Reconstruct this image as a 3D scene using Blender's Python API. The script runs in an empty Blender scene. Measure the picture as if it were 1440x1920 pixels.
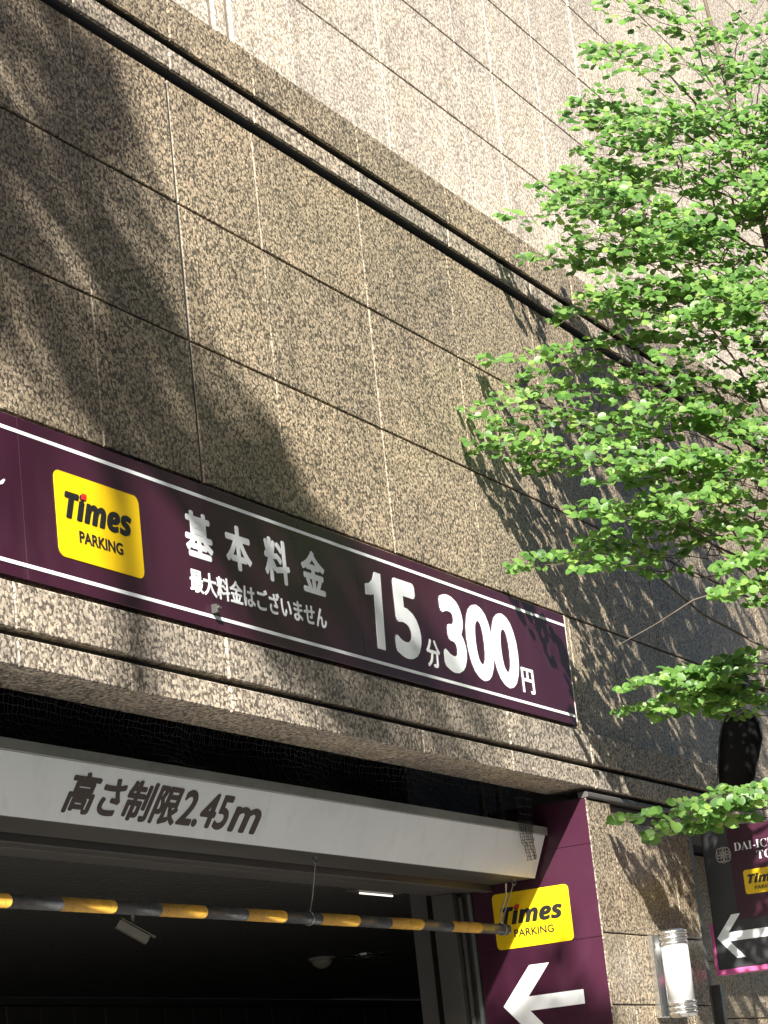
import bpy, bmesh, math, random
from mathutils import Vector, Matrix

# ------------------------------------------------------------------ camera, sky, sun, exposure
scene = bpy.context.scene
COL = scene.collection
CX = Vector((0.44334937, -0.89005656, -0.10602193))     # camera right in world
CY = Vector((0.17482637, 0.20187542, -0.96368151))      # camera down in world
CZ = Vector((0.87913427, 0.40871217, 0.2451067))        # camera forward in world
CAM = Vector((0.0, -4.0, 1.6))
cd = bpy.data.cameras.new('camera')
cd.sensor_fit = 'HORIZONTAL'; cd.sensor_width = 36.0; cd.lens = 36.0 * 4700 / 1440
cd.clip_start = 0.1; cd.clip_end = 2000
cam = bpy.data.objects.new('camera', cd); COL.objects.link(cam)
cam.matrix_world = Matrix(((CX.x, -CY.x, -CZ.x, CAM.x), (CX.y, -CY.y, -CZ.y, CAM.y),
                           (CX.z, -CY.z, -CZ.z, CAM.z), (0, 0, 0, 1)))
scene.camera = cam

SUN = Vector((-1.0, -0.50, 0.72)).normalized()          # towards the sun
world = bpy.data.worlds.new('World'); scene.world = world; world.use_nodes = True
wn = world.node_tree.nodes; wl = world.node_tree.links
sky = wn.new('ShaderNodeTexSky'); sky.sky_type = 'NISHITA'; sky.sun_disc = False; sky.dust_density = 1.5; sky.ozone_density = 0.8; sky.air_density = 1.0
sky.sun_elevation = math.asin(SUN.z); sky.sun_rotation = math.atan2(SUN.x, SUN.y)
wl.new(sky.outputs[0], wn['Background'].inputs[0]); wn['Background'].inputs[1].default_value = 0.085
sd = bpy.data.lights.new('sun', 'SUN'); sd.energy = 5.0; sd.angle = math.radians(0.53); sd.color = (1.0, 0.955, 0.885)
sun = bpy.data.objects.new('sun', sd); COL.objects.link(sun)
sun.rotation_euler = SUN.to_track_quat('Z', 'Y').to_euler(); sun.location = (0, -10, 20)
vs = scene.view_settings
vs.view_transform = 'Standard'; vs.look = 'None'; vs.gamma = 1.0; vs.use_curve_mapping = False
vs.exposure = 1.8

R = random.Random(7)
XJ = 10.343            # plane of the garage jamb
V = Vector

# ------------------------------------------------------------------ helpers
def ray(px, py):
    return (CX * ((px - 720) / 4700) + CY * ((py - 960) / 4700) + CZ).normalized()

def at(px, py, dist):
    return CAM + ray(px, py) * dist

def mat(name):
    m = bpy.data.materials.new(name); m.use_nodes = True
    return m, m.node_tree.nodes, m.node_tree.links, m.node_tree.nodes['Principled BSDF']

def ramp(n, stops, interp='LINEAR'):
    r = n.new('ShaderNodeValToRGB'); r.color_ramp.interpolation = interp
    e = r.color_ramp.elements
    while len(e) < len(stops): e.new(0.5)
    for i, (p, c) in enumerate(stops):
        e[i].position = p; e[i].color = (*c, 1) if len(c) == 3 else c
    return r

def mixc(n, l, a, b, fac, mode='MIX'):
    m = n.new('ShaderNodeMix'); m.data_type = 'RGBA'; m.blend_type = mode
    for sock, v in ((m.inputs[6], a), (m.inputs[7], b), (m.inputs[0], fac)):
        if hasattr(v, 'links'): l.new(v, sock)
        elif isinstance(v, (int, float)): sock.default_value = v
        else: sock.default_value = (*v, 1)
    return m.outputs[2]

def math_node(n, l, op, a, b=None, clamp=False):
    m = n.new('ShaderNodeMath'); m.operation = op; m.use_clamp = clamp
    for i, v in enumerate((a, b)):
        if v is None: continue
        if hasattr(v, 'links'): l.new(v, m.inputs[i])
        else: m.inputs[i].default_value = v
    return m.outputs[0]

def obj(name, me, m, parent=None):
    o = bpy.data.objects.new(name, me); COL.objects.link(o)
    if m is not None and len(me.materials) == 0: me.materials.append(m)
    if parent is not None: o.parent = parent
    return o

def empty(name, label, cat, group=None):
    o = bpy.data.objects.new(name, None); COL.objects.link(o)
    o.empty_display_size = 0.1
    return tag(o, label, cat, group)

def tag(o, label, cat, group=None, kind=None):
    o['label'] = label; o['category'] = cat
    if group: o['group'] = group
    if kind: o['kind'] = kind
    return o

def mesh(name, verts, faces, smooth=False):
    me = bpy.data.meshes.new(name); me.from_pydata([tuple(v) for v in verts], [], faces); me.update()
    if smooth: me.polygons.foreach_set('use_smooth', [True] * len(me.polygons))
    return me

def slab_geo(o, u, v, n, w, h, t, c):
    """chamfered plate: o = front lower-left corner, u/v in-plane axes, n outward normal"""
    o, u, v, n = V(o), V(u), V(v), V(n)
    P = lambda a, b, d: o + u * a + v * b + n * d
    vs_ = [P(0, 0, -t), P(w, 0, -t), P(w, h, -t), P(0, h, -t),
           P(0, 0, -c), P(w, 0, -c), P(w, h, -c), P(0, h, -c),
           P(c, c, 0), P(w - c, c, 0), P(w - c, h - c, 0), P(c, h - c, 0)]
    f = [(3, 2, 1, 0), (8, 9, 10, 11)]
    for i in range(4):
        j = (i + 1) % 4
        f += [(i, j, 4 + j, 4 + i), (4 + i, 4 + j, 8 + j, 8 + i)]
    return vs_, f

def slab(name, o, u, v, n, w, h, t, m, parent, c=0.002):
    g = slab_geo(o, u, v, n, w, h, t, c)
    return obj(name, mesh(name, *g), m, parent)

def box(name, lo, hi, m, parent=None, c=0.0015):
    lo, hi = V(lo), V(hi)
    return slab(name, (lo.x, lo.y, lo.z), (1, 0, 0), (0, 0, 1), (0, -1, 0), hi.x - lo.x, hi.z - lo.z, hi.y - lo.y, m, parent, c)

FX = ((1, 0, 0), (0, 0, 1), (0, -1, 0))                  # facade frame
FJ = ((0, -1, 0), (0, 0, 1), (-1, 0, 0))                 # jamb frame: u runs towards the street

def wpanel(name, x0, x1, z0, z1, y, m, parent, t=0.03, c=0.002):
    o = slab(name, (x0, y, z0), *FX, x1 - x0, z1 - z0, t, m, parent, c)
    if name in ('facade_panel', 'pier_panel'):
      o.data.materials.append(EDGE); o.data.polygons[8].material_index = 1; o.data.polygons[4].material_index = 1   # sawn vertical edges
    return o

def tube_geo(pts, radii, seg=6, cap=True, off=0):
    vs_, f = [], []
    pts = [V(p) for p in pts]
    up = V((0.13, 0.31, 0.94))
    for i, p in enumerate(pts):
        d = (pts[min(i + 1, len(pts) - 1)] - pts[max(i - 1, 0)]).normalized()
        a = d.cross(up)
        if a.length < 0.05: a = d.cross(V((1, 0, 0)))
        a.normalize(); b = d.cross(a)
        for k in range(seg):
            t = 2 * math.pi * k / seg
            vs_.append(p + (a * math.cos(t) + b * math.sin(t)) * radii[i])
    for i in range(len(pts) - 1):
        for k in range(seg):
            k2 = (k + 1) % seg
            f.append((off + i * seg + k, off + i * seg + k2, off + (i + 1) * seg + k2, off + (i + 1) * seg + k))
    if cap:
        f.append(tuple(off + k for k in range(seg))); f.append(tuple(off + (len(pts) - 1) * seg + k for k in reversed(range(seg))))
    return vs_, f

def tube(name, pts, radii, m, parent=None, seg=8, smooth=True):
    if not isinstance(radii, (list, tuple)): radii = [radii] * len(pts)
    me = mesh(name, *tube_geo(pts, radii, seg), smooth=smooth)
    return obj(name, me, m, parent)

def poly_slab(name, pts2, o, u, v, n, t, m, parent):
    """flat polygon with thickness t standing proud along n; pts2 counter-clockwise in (u, v)"""
    o, u, v, n = V(o), V(u), V(v), V(n)
    k = len(pts2)
    vs_ = [o + u * a + v * b for a, b in pts2] + [o + u * a + v * b + n * t for a, b in pts2]
    f = [tuple(range(k, 2 * k)), tuple(reversed(range(k)))] + [(i, (i + 1) % k, k + (i + 1) % k, k + i) for i in range(k)]
    return obj(name, mesh(name, vs_, f), m, parent)

def round_rect(w, h, r, n=6):
    p = []
    for cx, cy, a0 in ((w - r, r, -90), (w - r, h - r, 0), (r, h - r, 90), (r, r, 180)):
        for i in range(n + 1):
            a = math.radians(a0 + 90 * i / n)
            p.append((cx + r * math.cos(a), cy + r * math.sin(a)))
    return p

def text(name, body, o, u, v, n, x0, x1, y0, y1, m, parent, bold=0.0, shear=0.0, t=0.0015):
    """lettering turned into a mesh and fitted to the box x0..x1, y0..y1 in the frame (o, u, v, n)"""
    c = bpy.data.curves.new('lettering', 'FONT'); c.body = body; c.size = 1.0
    c.offset = min(bold, 0.0); c.extrude = 0.01; c.shear = shear; c.resolution_u = 5
    tmp = bpy.data.objects.new('lettering_tmp', c); COL.objects.link(tmp)
    dg = bpy.context.evaluated_depsgraph_get()
    me = bpy.data.meshes.new_from_object(tmp.evaluated_get(dg))
    bpy.data.objects.remove(tmp); bpy.data.curves.remove(c)
    base = [q.co.copy() for q in me.vertices]; polys = [tuple(p.vertices) for p in me.polygons]
    bpy.data.meshes.remove(me)
    # heavier strokes: the outline repeated around a small circle, each copy a hair deeper
    shifts = [(0, 0)] if bold <= 0 else [(bold * math.cos(k * math.pi / 4), bold * math.sin(k * math.pi / 4)) for k in range(8)] + [(0, 0)]
    vs_, fs = [], []
    o, u, v, n = V(o), V(u), V(v), V(n)
    ax = min(q.x for q in base) - max(bold, 0); bx = max(q.x for q in base) + max(bold, 0)
    ay = min(q.y for q in base) - max(bold, 0); by = max(q.y for q in base) + max(bold, 0)
    for k, (dx, dy) in enumerate(shifts):
        off = len(vs_)
        for q in base:
            a = x0 + (q.x + dx - ax) / (bx - ax) * (x1 - x0)
            b = y0 + (q.y + dy - ay) / (by - ay) * (y1 - y0)
            vs_.append(o + u * a + v * b + n * (0.0002 + (t - 0.00007 * k if q.z > 0 else 0.00001 * k)))
        fs.extend(tuple(i + off for i in p) for p in polys)
    return obj(name, mesh(name, vs_, fs), m, parent)

# ------------------------------------------------------------------ materials
def granite(name, cols, dark, rough, scale=82.0, speck=0.86, bump=0.15, spec=0.5, blob=0.52, tv=1.0):
    m, n, l, bs = mat(name)
    tc = n.new('ShaderNodeTexCoord'); oi = n.new('ShaderNodeObjectInfo')
    off = n.new('ShaderNodeVectorMath'); off.operation = 'MULTIPLY_ADD'
    cmb = n.new('ShaderNodeCombineXYZ')
    for i, k in enumerate((37.0, 11.0, 53.0)):
        l.new(math_node(n, l, 'MULTIPLY', oi.outputs['Random'], k), cmb.inputs[i])
    l.new(tc.outputs['Object'], off.inputs[0]); off.inputs[1].default_value = (1, 1, 1); l.new(cmb.outputs[0], off.inputs[2])
    # wobble the coordinates so the feldspar ovoids are uneven
    nz = n.new('ShaderNodeTexNoise'); nz.inputs['Scale'].default_value = 70; nz.inputs['Detail'].default_value = 2
    l.new(off.outputs[0], nz.inputs['Vector'])
    ad = n.new('ShaderNodeVectorMath'); ad.operation = 'MULTIPLY_ADD'
    l.new(nz.outputs['Color'], ad.inputs[0]); ad.inputs[1].default_value = (0.016, 0.016, 0.016); l.new(off.outputs[0], ad.inputs[2])
    vo = n.new('ShaderNodeTexVoronoi'); vo.feature = 'F1'; vo.inputs['Scale'].default_value = scale; vo.inputs['Randomness'].default_value = 1.0
    l.new(ad.outputs[0], vo.inputs['Vector'])
    sep = n.new('ShaderNodeSeparateColor'); l.new(vo.outputs['Color'], sep.inputs[0])
    cr = ramp(n, [(i / (len(cols) - 1), c) for i, c in enumerate(cols)]); l.new(sep.outputs[0], cr.inputs[0])
    # dark mica between and inside the ovoids
    v2 = n.new('ShaderNodeTexVoronoi'); v2.feature = 'F1'; v2.inputs['Scale'].default_value = scale * 2.0
    l.new(ad.outputs[0], v2.inputs['Vector'])
    s2 = n.new('ShaderNodeSeparateColor'); l.new(v2.outputs['Color'], s2.inputs[0])
    nb = n.new('ShaderNodeTexNoise'); nb.inputs['Scale'].default_value = scale * 2.6; nb.inputs['Detail'].default_value = 3
    l.new(off.outputs[0], nb.inputs['Vector'])
    dd = math_node(n, l, 'ADD', vo.outputs['Distance'], math_node(n, l, 'MULTIPLY', math_node(n, l, 'SUBTRACT', nb.outputs[0], 0.5), 0.38))
    edge = ramp(n, [(blob - 0.03, (0, 0, 0)), (blob + 0.03, (1, 1, 1))]); l.new(dd, edge.inputs[0])
    fleck = ramp(n, [(speck, (0, 0, 0)), (speck + 0.04, (1, 1, 1))]); l.new(s2.outputs[1], fleck.inputs[0])
    fac = math_node(n, l, 'MAXIMUM', edge.outputs[0], math_node(n, l, 'MULTIPLY', fleck.outputs[0], 0.5))
    dk = ramp(n, [(0.0, dark[0]), (0.6, dark[1]), (1.0, dark[2])]); l.new(s2.outputs[2], dk.inputs[0])
    c1 = mixc(n, l, cr.outputs[0], dk.outputs[0], fac)
    n3 = n.new('ShaderNodeTexNoise'); n3.inputs['Scale'].default_value = 2.3; n3.inputs['Detail'].default_value = 5; n3.inputs['Roughness'].default_value = 0.65
    l.new(tc.outputs['Object'], n3.inputs['Vector'])
    tone = ramp(n, [(0.3, (0.8, 0.8, 0.81)), (0.7, (1.12, 1.1, 1.06))]); l.new(n3.outputs[0], tone.inputs[0])
    c2 = mixc(n, l, c1, tone.outputs[0], 1.0, 'MULTIPLY')
    pt = ramp(n, [(0.0, (1 - 0.13 * tv, 1 - 0.125 * tv, 1 - 0.115 * tv)), (1.0, (1 + 0.11 * tv, 1 + 0.09 * tv, 1 + 0.06 * tv))]); l.new(oi.outputs['Random'], pt.inputs[0])
    c3 = mixc(n, l, c2, pt.outputs[0], 1.0, 'MULTIPLY')
    # faint rain streaks running down the stone
    mp = n.new('ShaderNodeMapping'); mp.inputs['Scale'].default_value = (9, 9, 0.5); l.new(tc.outputs['Object'], mp.inputs[0])
    n4 = n.new('ShaderNodeTexNoise'); n4.inputs['Scale'].default_value = 1.0; n4.inputs['Detail'].default_value = 4; l.new(mp.outputs[0], n4.inputs['Vector'])
    st = ramp(n, [(0.35, (1.05, 1.05, 1.05)), (0.62, (0.98, 0.98, 0.98)), (0.78, (0.80, 0.795, 0.78))]); l.new(n4.outputs[0], st.inputs[0])
    c3 = mixc(n, l, c3, st.outputs[0], 1.0, 'MULTIPLY')
    l.new(c3, bs.inputs['Base Color'])
    rr = n.new('ShaderNodeMapRange'); l.new(n3.outputs[0], rr.inputs[0]); rr.inputs[3].default_value = rough - 0.06; rr.inputs[4].default_value = rough + 0.1
    l.new(rr.outputs[0], bs.inputs['Roughness']); bs.inputs['Specular IOR Level'].default_value = spec
    bp = n.new('ShaderNodeBump'); bp.inputs['Strength'].default_value = bump; bp.inputs['Distance'].default_value = 0.002
    l.new(fac, bp.inputs['Height']); bp.invert = True
    l.new(bp.outputs[0], bs.inputs['Normal'])
    return m

G_POL = granite('polished_granite', [(0.19, 0.157, 0.114), (0.29, 0.238, 0.17), (0.39, 0.316, 0.222), (0.34, 0.28, 0.2), (0.50, 0.415, 0.305)],
                [(0.042, 0.036, 0.028), (0.085, 0.073, 0.056), (0.19, 0.158, 0.118)], 0.28, spec=0.22, blob=0.55)
G_FLAME = granite('flamed_granite', [(0.42, 0.37, 0.31), (0.52, 0.465, 0.395), (0.58, 0.525, 0.45), (0.66, 0.605, 0.53)],
                  [(0.18, 0.157, 0.13), (0.27, 0.236, 0.197), (0.38, 0.338, 0.287)], 0.75, scale=60, speck=0.9, bump=0.25, spec=0.3, blob=0.55, tv=0.4)
G_BAND = granite('honed_granite', [(0.24, 0.21, 0.17), (0.35, 0.302, 0.243), (0.42, 0.366, 0.294), (0.50, 0.44, 0.355)],
                 [(0.06, 0.053, 0.044), (0.115, 0.10, 0.083), (0.22, 0.19, 0.155)], 0.5, scale=70, speck=0.9, bump=0.2, spec=0.35, blob=0.55)

def plain(name, col, rough=0.5, metal=0.0, var=0.15, scale=6.0, bump=0.0, stretch=(1, 1, 1), spec=0.5, dirt=None):
    m, n, l, bs = mat(name)
    tc = n.new('ShaderNodeTexCoord'); mp = n.new('ShaderNodeMapping'); mp.inputs['Scale'].default_value = stretch
    l.new(tc.outputs['Object'], mp.inputs[0])
    nz = n.new('ShaderNodeTexNoise'); nz.inputs['Scale'].default_value = scale; nz.inputs['Detail'].default_value = 6; nz.inputs['Roughness'].default_value = 0.6
    l.new(mp.outputs[0], nz.inputs['Vector'])
    lo = tuple(c * (1 - var) for c in col); hi = tuple(min(1, c * (1 + var)) for c in col)
    r = ramp(n, [(0.3, lo), (0.7, hi)]); l.new(nz.outputs[0], r.inputs[0])
    out = r.outputs[0]
    if dirt:
        n2 = n.new('ShaderNodeTexNoise'); n2.inputs['Scale'].default_value = scale * 3.1; n2.inputs['Detail'].default_value = 8; n2.inputs['Roughness'].default_value = 0.7
        l.new(mp.outputs[0], n2.inputs['Vector'])
        r2 = ramp(n, [(0.52, (0, 0, 0)), (0.72, (1, 1, 1))]); l.new(n2.outputs[0], r2.inputs[0])
        out = mixc(n, l, out, dirt[0], math_node(n, l, 'MULTIPLY', r2.outputs[0], dirt[1]))
    l.new(out, bs.inputs['Base Color'])
    rr = n.new('ShaderNodeMapRange'); l.new(nz.outputs[0], rr.inputs[0]); rr.inputs[3].default_value = max(0.02, rough - 0.08); rr.inputs[4].default_value = min(1, rough + 0.08)
    l.new(rr.outputs[0], bs.inputs['Roughness'])
    bs.inputs['Metallic'].default_value = metal; bs.inputs['Specular IOR Level'].default_value = spec
    if bump:
        bp = n.new('ShaderNodeBump'); bp.inputs['Strength'].default_value = bump; bp.inputs['Distance'].default_value = 0.004
        l.new(nz.outputs[0], bp.inputs['Height']); l.new(bp.outputs[0], bs.inputs['Normal'])
    return m

EDGE = plain('sawn_granite_edge', (0.27, 0.24, 0.195), 0.8, var=0.25, scale=60)
SEAL = plain('joint_sealant', (0.035, 0.033, 0.03), 0.7)
UBED = plain('brown_sealant', (0.16, 0.135, 0.105), 0.8)
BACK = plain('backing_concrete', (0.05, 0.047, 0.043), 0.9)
CAULK = plain('pale_caulk', (0.45, 0.42, 0.37), 0.7)
PURPLE = plain('purple_film', (0.037, 0.008, 0.020), 0.3, var=0.12, scale=2.0, dirt=((0.075, 0.032, 0.052), 0.3), stretch=(1, 1, 0.3))
WHITE = plain('white_film', (0.82, 0.85, 0.85), 0.4, var=0.05, scale=9)
YELLOW = plain('yellow_film', (0.76, 0.50, 0.005), 0.35, var=0.06, scale=5, dirt=((0.42, 0.26, 0.02), 0.15))
BLACKL = plain('black_film', (0.012, 0.012, 0.011), 0.4)
BROWNL = plain('brown_film', (0.05, 0.035, 0.03), 0.5)
RED = plain('red_film', (0.55, 0.02, 0.015), 0.4)
PAINTW = plain('white_paint', (0.80, 0.84, 0.835), 0.32, var=0.04, scale=3, dirt=((0.42, 0.44, 0.42), 0.28), stretch=(1, 1, 0.5))
PAINTG = plain('grey_weathered_paint', (0.23, 0.24, 0.22), 0.6, var=0.2, scale=7, dirt=((0.12, 0.12, 0.1), 0.5), stretch=(0.4, 1, 1))
STEELD = plain('dark_steel', (0.075, 0.072, 0.067), 0.45, metal=0.3, var=0.2, scale=4, stretch=(0.2, 1, 1))
STEELG = plain('grey_green_steel', (0.16, 0.18, 0.175), 0.3, metal=0.5, var=0.12)
CHROME = plain('bright_metal', (0.62, 0.62, 0.60), 0.18, metal=0.95, var=0.08)
BARY = plain('worn_yellow_tape', (0.60, 0.335, 0.04), 0.55, var=0.15, scale=14, dirt=((0.1, 0.065, 0.03), 0.75), bump=0.1)
BARK = plain('worn_black_tape', (0.045, 0.047, 0.05), 0.5, var=0.25, scale=12, dirt=((0.17, 0.165, 0.155), 0.6), bump=0.1)
NETM = plain('black_net_and_groove', (0.02, 0.02, 0.02), 0.7)
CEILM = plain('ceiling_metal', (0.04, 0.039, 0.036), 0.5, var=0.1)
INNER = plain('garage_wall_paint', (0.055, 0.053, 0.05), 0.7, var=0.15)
BROWNPL = plain('brown_steel_plate', (0.10, 0.07, 0.055), 0.45, metal=0.3, var=0.3, scale=9, stretch=(3, 1, 0.5))
DARKGL = plain('smooth_black_shell', (0.002, 0.002, 0.002), 0.7, var=0.1, spec=0.15)
OPAL = plain('opal_glass', (0.46, 0.48, 0.47), 0.35, var=0.02)
CAMW = plain('beige_camera_housing', (0.25, 0.24, 0.205), 0.5)
PINK = plain('pink_trim', (0.55, 0.11, 0.28), 0.4, var=0.08)
SLATE = plain('charcoal_panel', (0.028, 0.029, 0.031), 0.45, var=0.15, scale=8)
ASPHALT = plain('asphalt', (0.055, 0.055, 0.057), 0.85, var=0.25, scale=40, bump=0.3)
PAVE = plain('pavement_stone', (0.26, 0.25, 0.235), 0.8, var=0.15, scale=8, bump=0.15)
BARKM = plain('tree_bark', (0.10, 0.075, 0.055), 0.85, var=0.4, scale=18, bump=0.6, stretch=(1, 1, 0.25))
TWIGM = plain('twig_bark', (0.075, 0.055, 0.04), 0.7, var=0.3, scale=20)

# ------------------------------------------------------------------ ground
def sheet(name, x0, x1, y0, y1, z, m, parent=None):
    o = obj(name, mesh(name, [(x0, y0, z), (x1, y0, z), (x1, y1, z), (x0, y1, z)], [(0, 1, 2, 3)]), m, parent)
    o['kind'] = 'structure'
    return o
sheet('ground', -400, 400, -400, 400, -0.02, ASPHALT)
sheet('road', -300, 300, -14.0, -5.0, -0.012, ASPHALT)
pv = box('pavement', (-40, -5.0, -0.015), (40, -0.02, 0.12), PAVE, None, 0.01); pv['kind'] = 'structure'

# ------------------------------------------------------------------ the granite building
bld = empty('granite_building', 'brown speckled granite building with a garage entrance and a paler set back upper wall', 'building')

def clad(name, xs, zs, y, m, gx=0.0055, gz=0.008, wide=(), skip=None, t=0.03, c=0.0025):
    for i in range(len(xs) - 1):
        for k in range(len(zs) - 1):
            if skip and skip(xs[i], xs[i + 1], zs[k], zs[k + 1]): continue
            a = xs[i] + (0.009 if xs[i] in wide else gx / 2); b = xs[i + 1] - (0.009 if xs[i + 1] in wide else gx / 2)
            wpanel(name, a, b, zs[k] + gz / 2, zs[k + 1] - gz / 2, y + R.uniform(-0.0012, 0.0012), m, bld, t, c)

XF = [3.51, 4.12, 4.73, 5.34, 5.95, 6.563, 7.183, 7.795, 8.669, 9.53, 10.445, 10.98, 11.63, 12.48, 13.35, 14.2, 15.1, 16.0, 16.9, 17.8]
ZF = [3.305, 3.842, 4.352, 4.86, 5.334]
clad('facade_panel', XF, ZF, 0.0, G_POL, wide=(7.183,))
box('wide_sealant', (7.1748, 0.004, 3.31), (7.1912, 0.0175, 5.318), SEAL, bld, 0.001)
# sealant bed behind the joints (recessed 9 mm)
box('joint_bed', (3.5, 0.018, 3.30), (17.81, 0.028, 5.32), SEAL, bld, 0.001)
# fascia: upper band, groove, lower band
for i in range(len(XF) - 1):
    a = XF[i] + (0.007 if XF[i] == 7.183 else 0.003); b = XF[i + 1] - (0.007 if XF[i + 1] == 7.183 else 0.003)
    wpanel('fascia_panel', a, b, 3.162, 3.303, -0.03 + R.uniform(-0.001, 0.001), G_BAND, bld, 0.05, 0.004)
    wpanel('fascia_panel', a, b, 3.05, 3.138, -0.03 + R.uniform(-0.001, 0.001), G_BAND, bld, 0.05, 0.004)
    slab('soffit_panel', (a, 0.021, 3.0505), (1, 0, 0), (0, 1, 0), (0, 0, -1), b - a, 0.165, 0.03, G_BAND, bld, 0.003)
box('fascia_bed', (3.5, 0.006, 3.082), (17.81, 0.02, 3.299), SEAL, bld, 0.001)
# cornice bands with two deep grooves
for i in range(len(XF) - 1):
    g = 0.006 if XF[i] == 7.183 else 0.003; g2 = 0.006 if XF[i + 1] == 7.183 else 0.003
    wpanel('cornice_panel', XF[i] + g, XF[i + 1] - g2, 5.364, 5.445, -0.02 + R.uniform(-0.001, 0.001), G_BAND, bld, 0.012, 0.003)
    wpanel('cornice_panel', XF[i] + g, XF[i + 1] - g2, 5.471, 5.645, -0.03 + R.uniform(-0.001, 0.001), G_POL, bld, 0.012, 0.003)
box('cornice_bed', (3.5, 0.135, 5.325), (17.81, 0.16, 5.62), NETM, bld, 0.001)  # near-black bed and cores darken the grooves by colour, like deep shade
box('cornice_core', (3.5, -0.006, 5.3655), (17.8, 0.13, 5.4415), NETM, bld, 0.001)
box('cornice_core', (3.5, -0.016, 5.4725), (17.8, 0.13, 5.640), NETM, bld, 0.001)
box('ledge', (3.5, 0.165, 5.50), (26, 1.2, 5.640), G_BAND, bld, 0.004)
# upper wall, set back nearly a metre, flamed finish
XU = [9.622, 10.17, 11.22, 12.28, 12.81, 13.56, 14.33, 14.9, 15.68, 16.55, 17.4, 18.4, 19.4, 20.4, 21.4, 22.4, 23.4]
ZU = [5.646, 6.12, 6.627, 7.137, 7.648, 8.155, 8.664, 9.17, 9.68, 10.19, 10.7, 11.21, 11.72]
clad('upper_wall_panel', XU, ZU, 0.95, G_FLAME, gx=0.004, gz=0.009, wide=(12.81, 14.33))
clad('upper_wall_panel', [6.2, 6.9, 7.6, 8.3, 8.85, 9.345], ZU, 0.95, G_FLAME)
for x0, x1 in ((9.387, 9.487), (9.552, 9.612)):
    clad('pilaster_panel', [x0, x1], ZU, 0.94, G_FLAME, gx=0.0)
box('upper_joint_bed', (6.2, 0.962, 5.65), (23.4, 1.02, 11.7), UBED, bld, 0.001)
box('roof_coping', (6.1, 0.9, 11.73), (23.5, 1.3, 11.85), G_FLAME, bld, 0.004)

# pier right of the garage mouth
PX = [XJ + 0.003, 10.63, 11.385, 11.655]
ZP = [0.12, 0.62, 1.13, 1.6, 2.099, 2.411, 3.0]
for i in range(3):
    for k in range(6):
        z1 = ZP[k + 1] - 0.003
        if k == 5 and i == 1: z1 = 2.925
        wpanel('pier_panel', PX[i] + 0.002, PX[i + 1] - 0.002, ZP[k] + 0.003, z1, -0.015 + R.uniform(-0.001, 0.001), G_POL, bld, 0.03, 0.003)
wpanel('steel_plate', 10.64, 11.375, 2.93, 2.992, 0.004, BROWNPL, bld, 0.008, 0.001)
box('pier_core', (XJ + 0.02, 0.013, 0.12), (11.64, 0.74, 3.01), BACK, bld, 0.001)
box('pier_cap', (XJ - 0.004, -0.028, 3.004), (11.66, 0.018, 3.03), STEELD, bld, 0.006)
# recess wall right of the pier, in the shade under the fascia
for i, x0 in enumerate([11.7, 12.35, 13.2, 14.05, 14.9, 15.75, 16.6]):
    for k in range(6):
        wpanel('recess_panel', x0 + 0.003, [11.7, 12.35, 13.2, 14.05, 14.9, 15.75, 16.6, 17.45][i + 1] - 0.003, ZP[k] + 0.003, ZP[k + 1] - 0.003, 0.55, G_POL, bld, 0.03, 0.003)
box('recess_core', (11.66, 0.575, 0.12), (17.5, 0.8, 3.3), BACK, bld, 0.001)
box('recess_soffit', (11.66, 0.19, 3.06), (17.5, 0.6, 3.1), BACK, bld, 0.001)
# dark void above the shutter box
box('void_ceiling', (-6, 0.03, 3.31), (17.5, 1.6, 3.36), BACK, bld, 0.001)
box('void_back', (-6, 0.85, 2.82), (XJ + 0.01, 0.92, 3.3), BACK, bld, 0.001)

# ------------------------------------------------------------------ garage interior
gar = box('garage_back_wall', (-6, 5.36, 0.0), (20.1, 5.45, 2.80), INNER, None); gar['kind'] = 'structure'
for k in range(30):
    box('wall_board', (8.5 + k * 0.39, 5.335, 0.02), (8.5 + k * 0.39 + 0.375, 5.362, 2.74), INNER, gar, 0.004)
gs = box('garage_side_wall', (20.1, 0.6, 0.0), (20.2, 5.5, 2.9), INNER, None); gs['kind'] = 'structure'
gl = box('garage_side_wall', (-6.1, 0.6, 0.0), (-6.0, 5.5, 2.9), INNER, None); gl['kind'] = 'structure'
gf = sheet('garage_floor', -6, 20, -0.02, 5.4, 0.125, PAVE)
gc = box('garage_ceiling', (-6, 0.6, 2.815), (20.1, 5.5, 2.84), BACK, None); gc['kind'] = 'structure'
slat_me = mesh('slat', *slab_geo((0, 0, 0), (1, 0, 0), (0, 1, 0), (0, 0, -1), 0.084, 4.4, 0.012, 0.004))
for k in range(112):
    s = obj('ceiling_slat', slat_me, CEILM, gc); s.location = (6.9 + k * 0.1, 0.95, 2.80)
wp = box('garage_front_wall', (XJ + 0.02, 0.82, 0.0), (20.1, 0.9, 2.9), INNER, None); wp['kind'] = 'structure'

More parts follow.
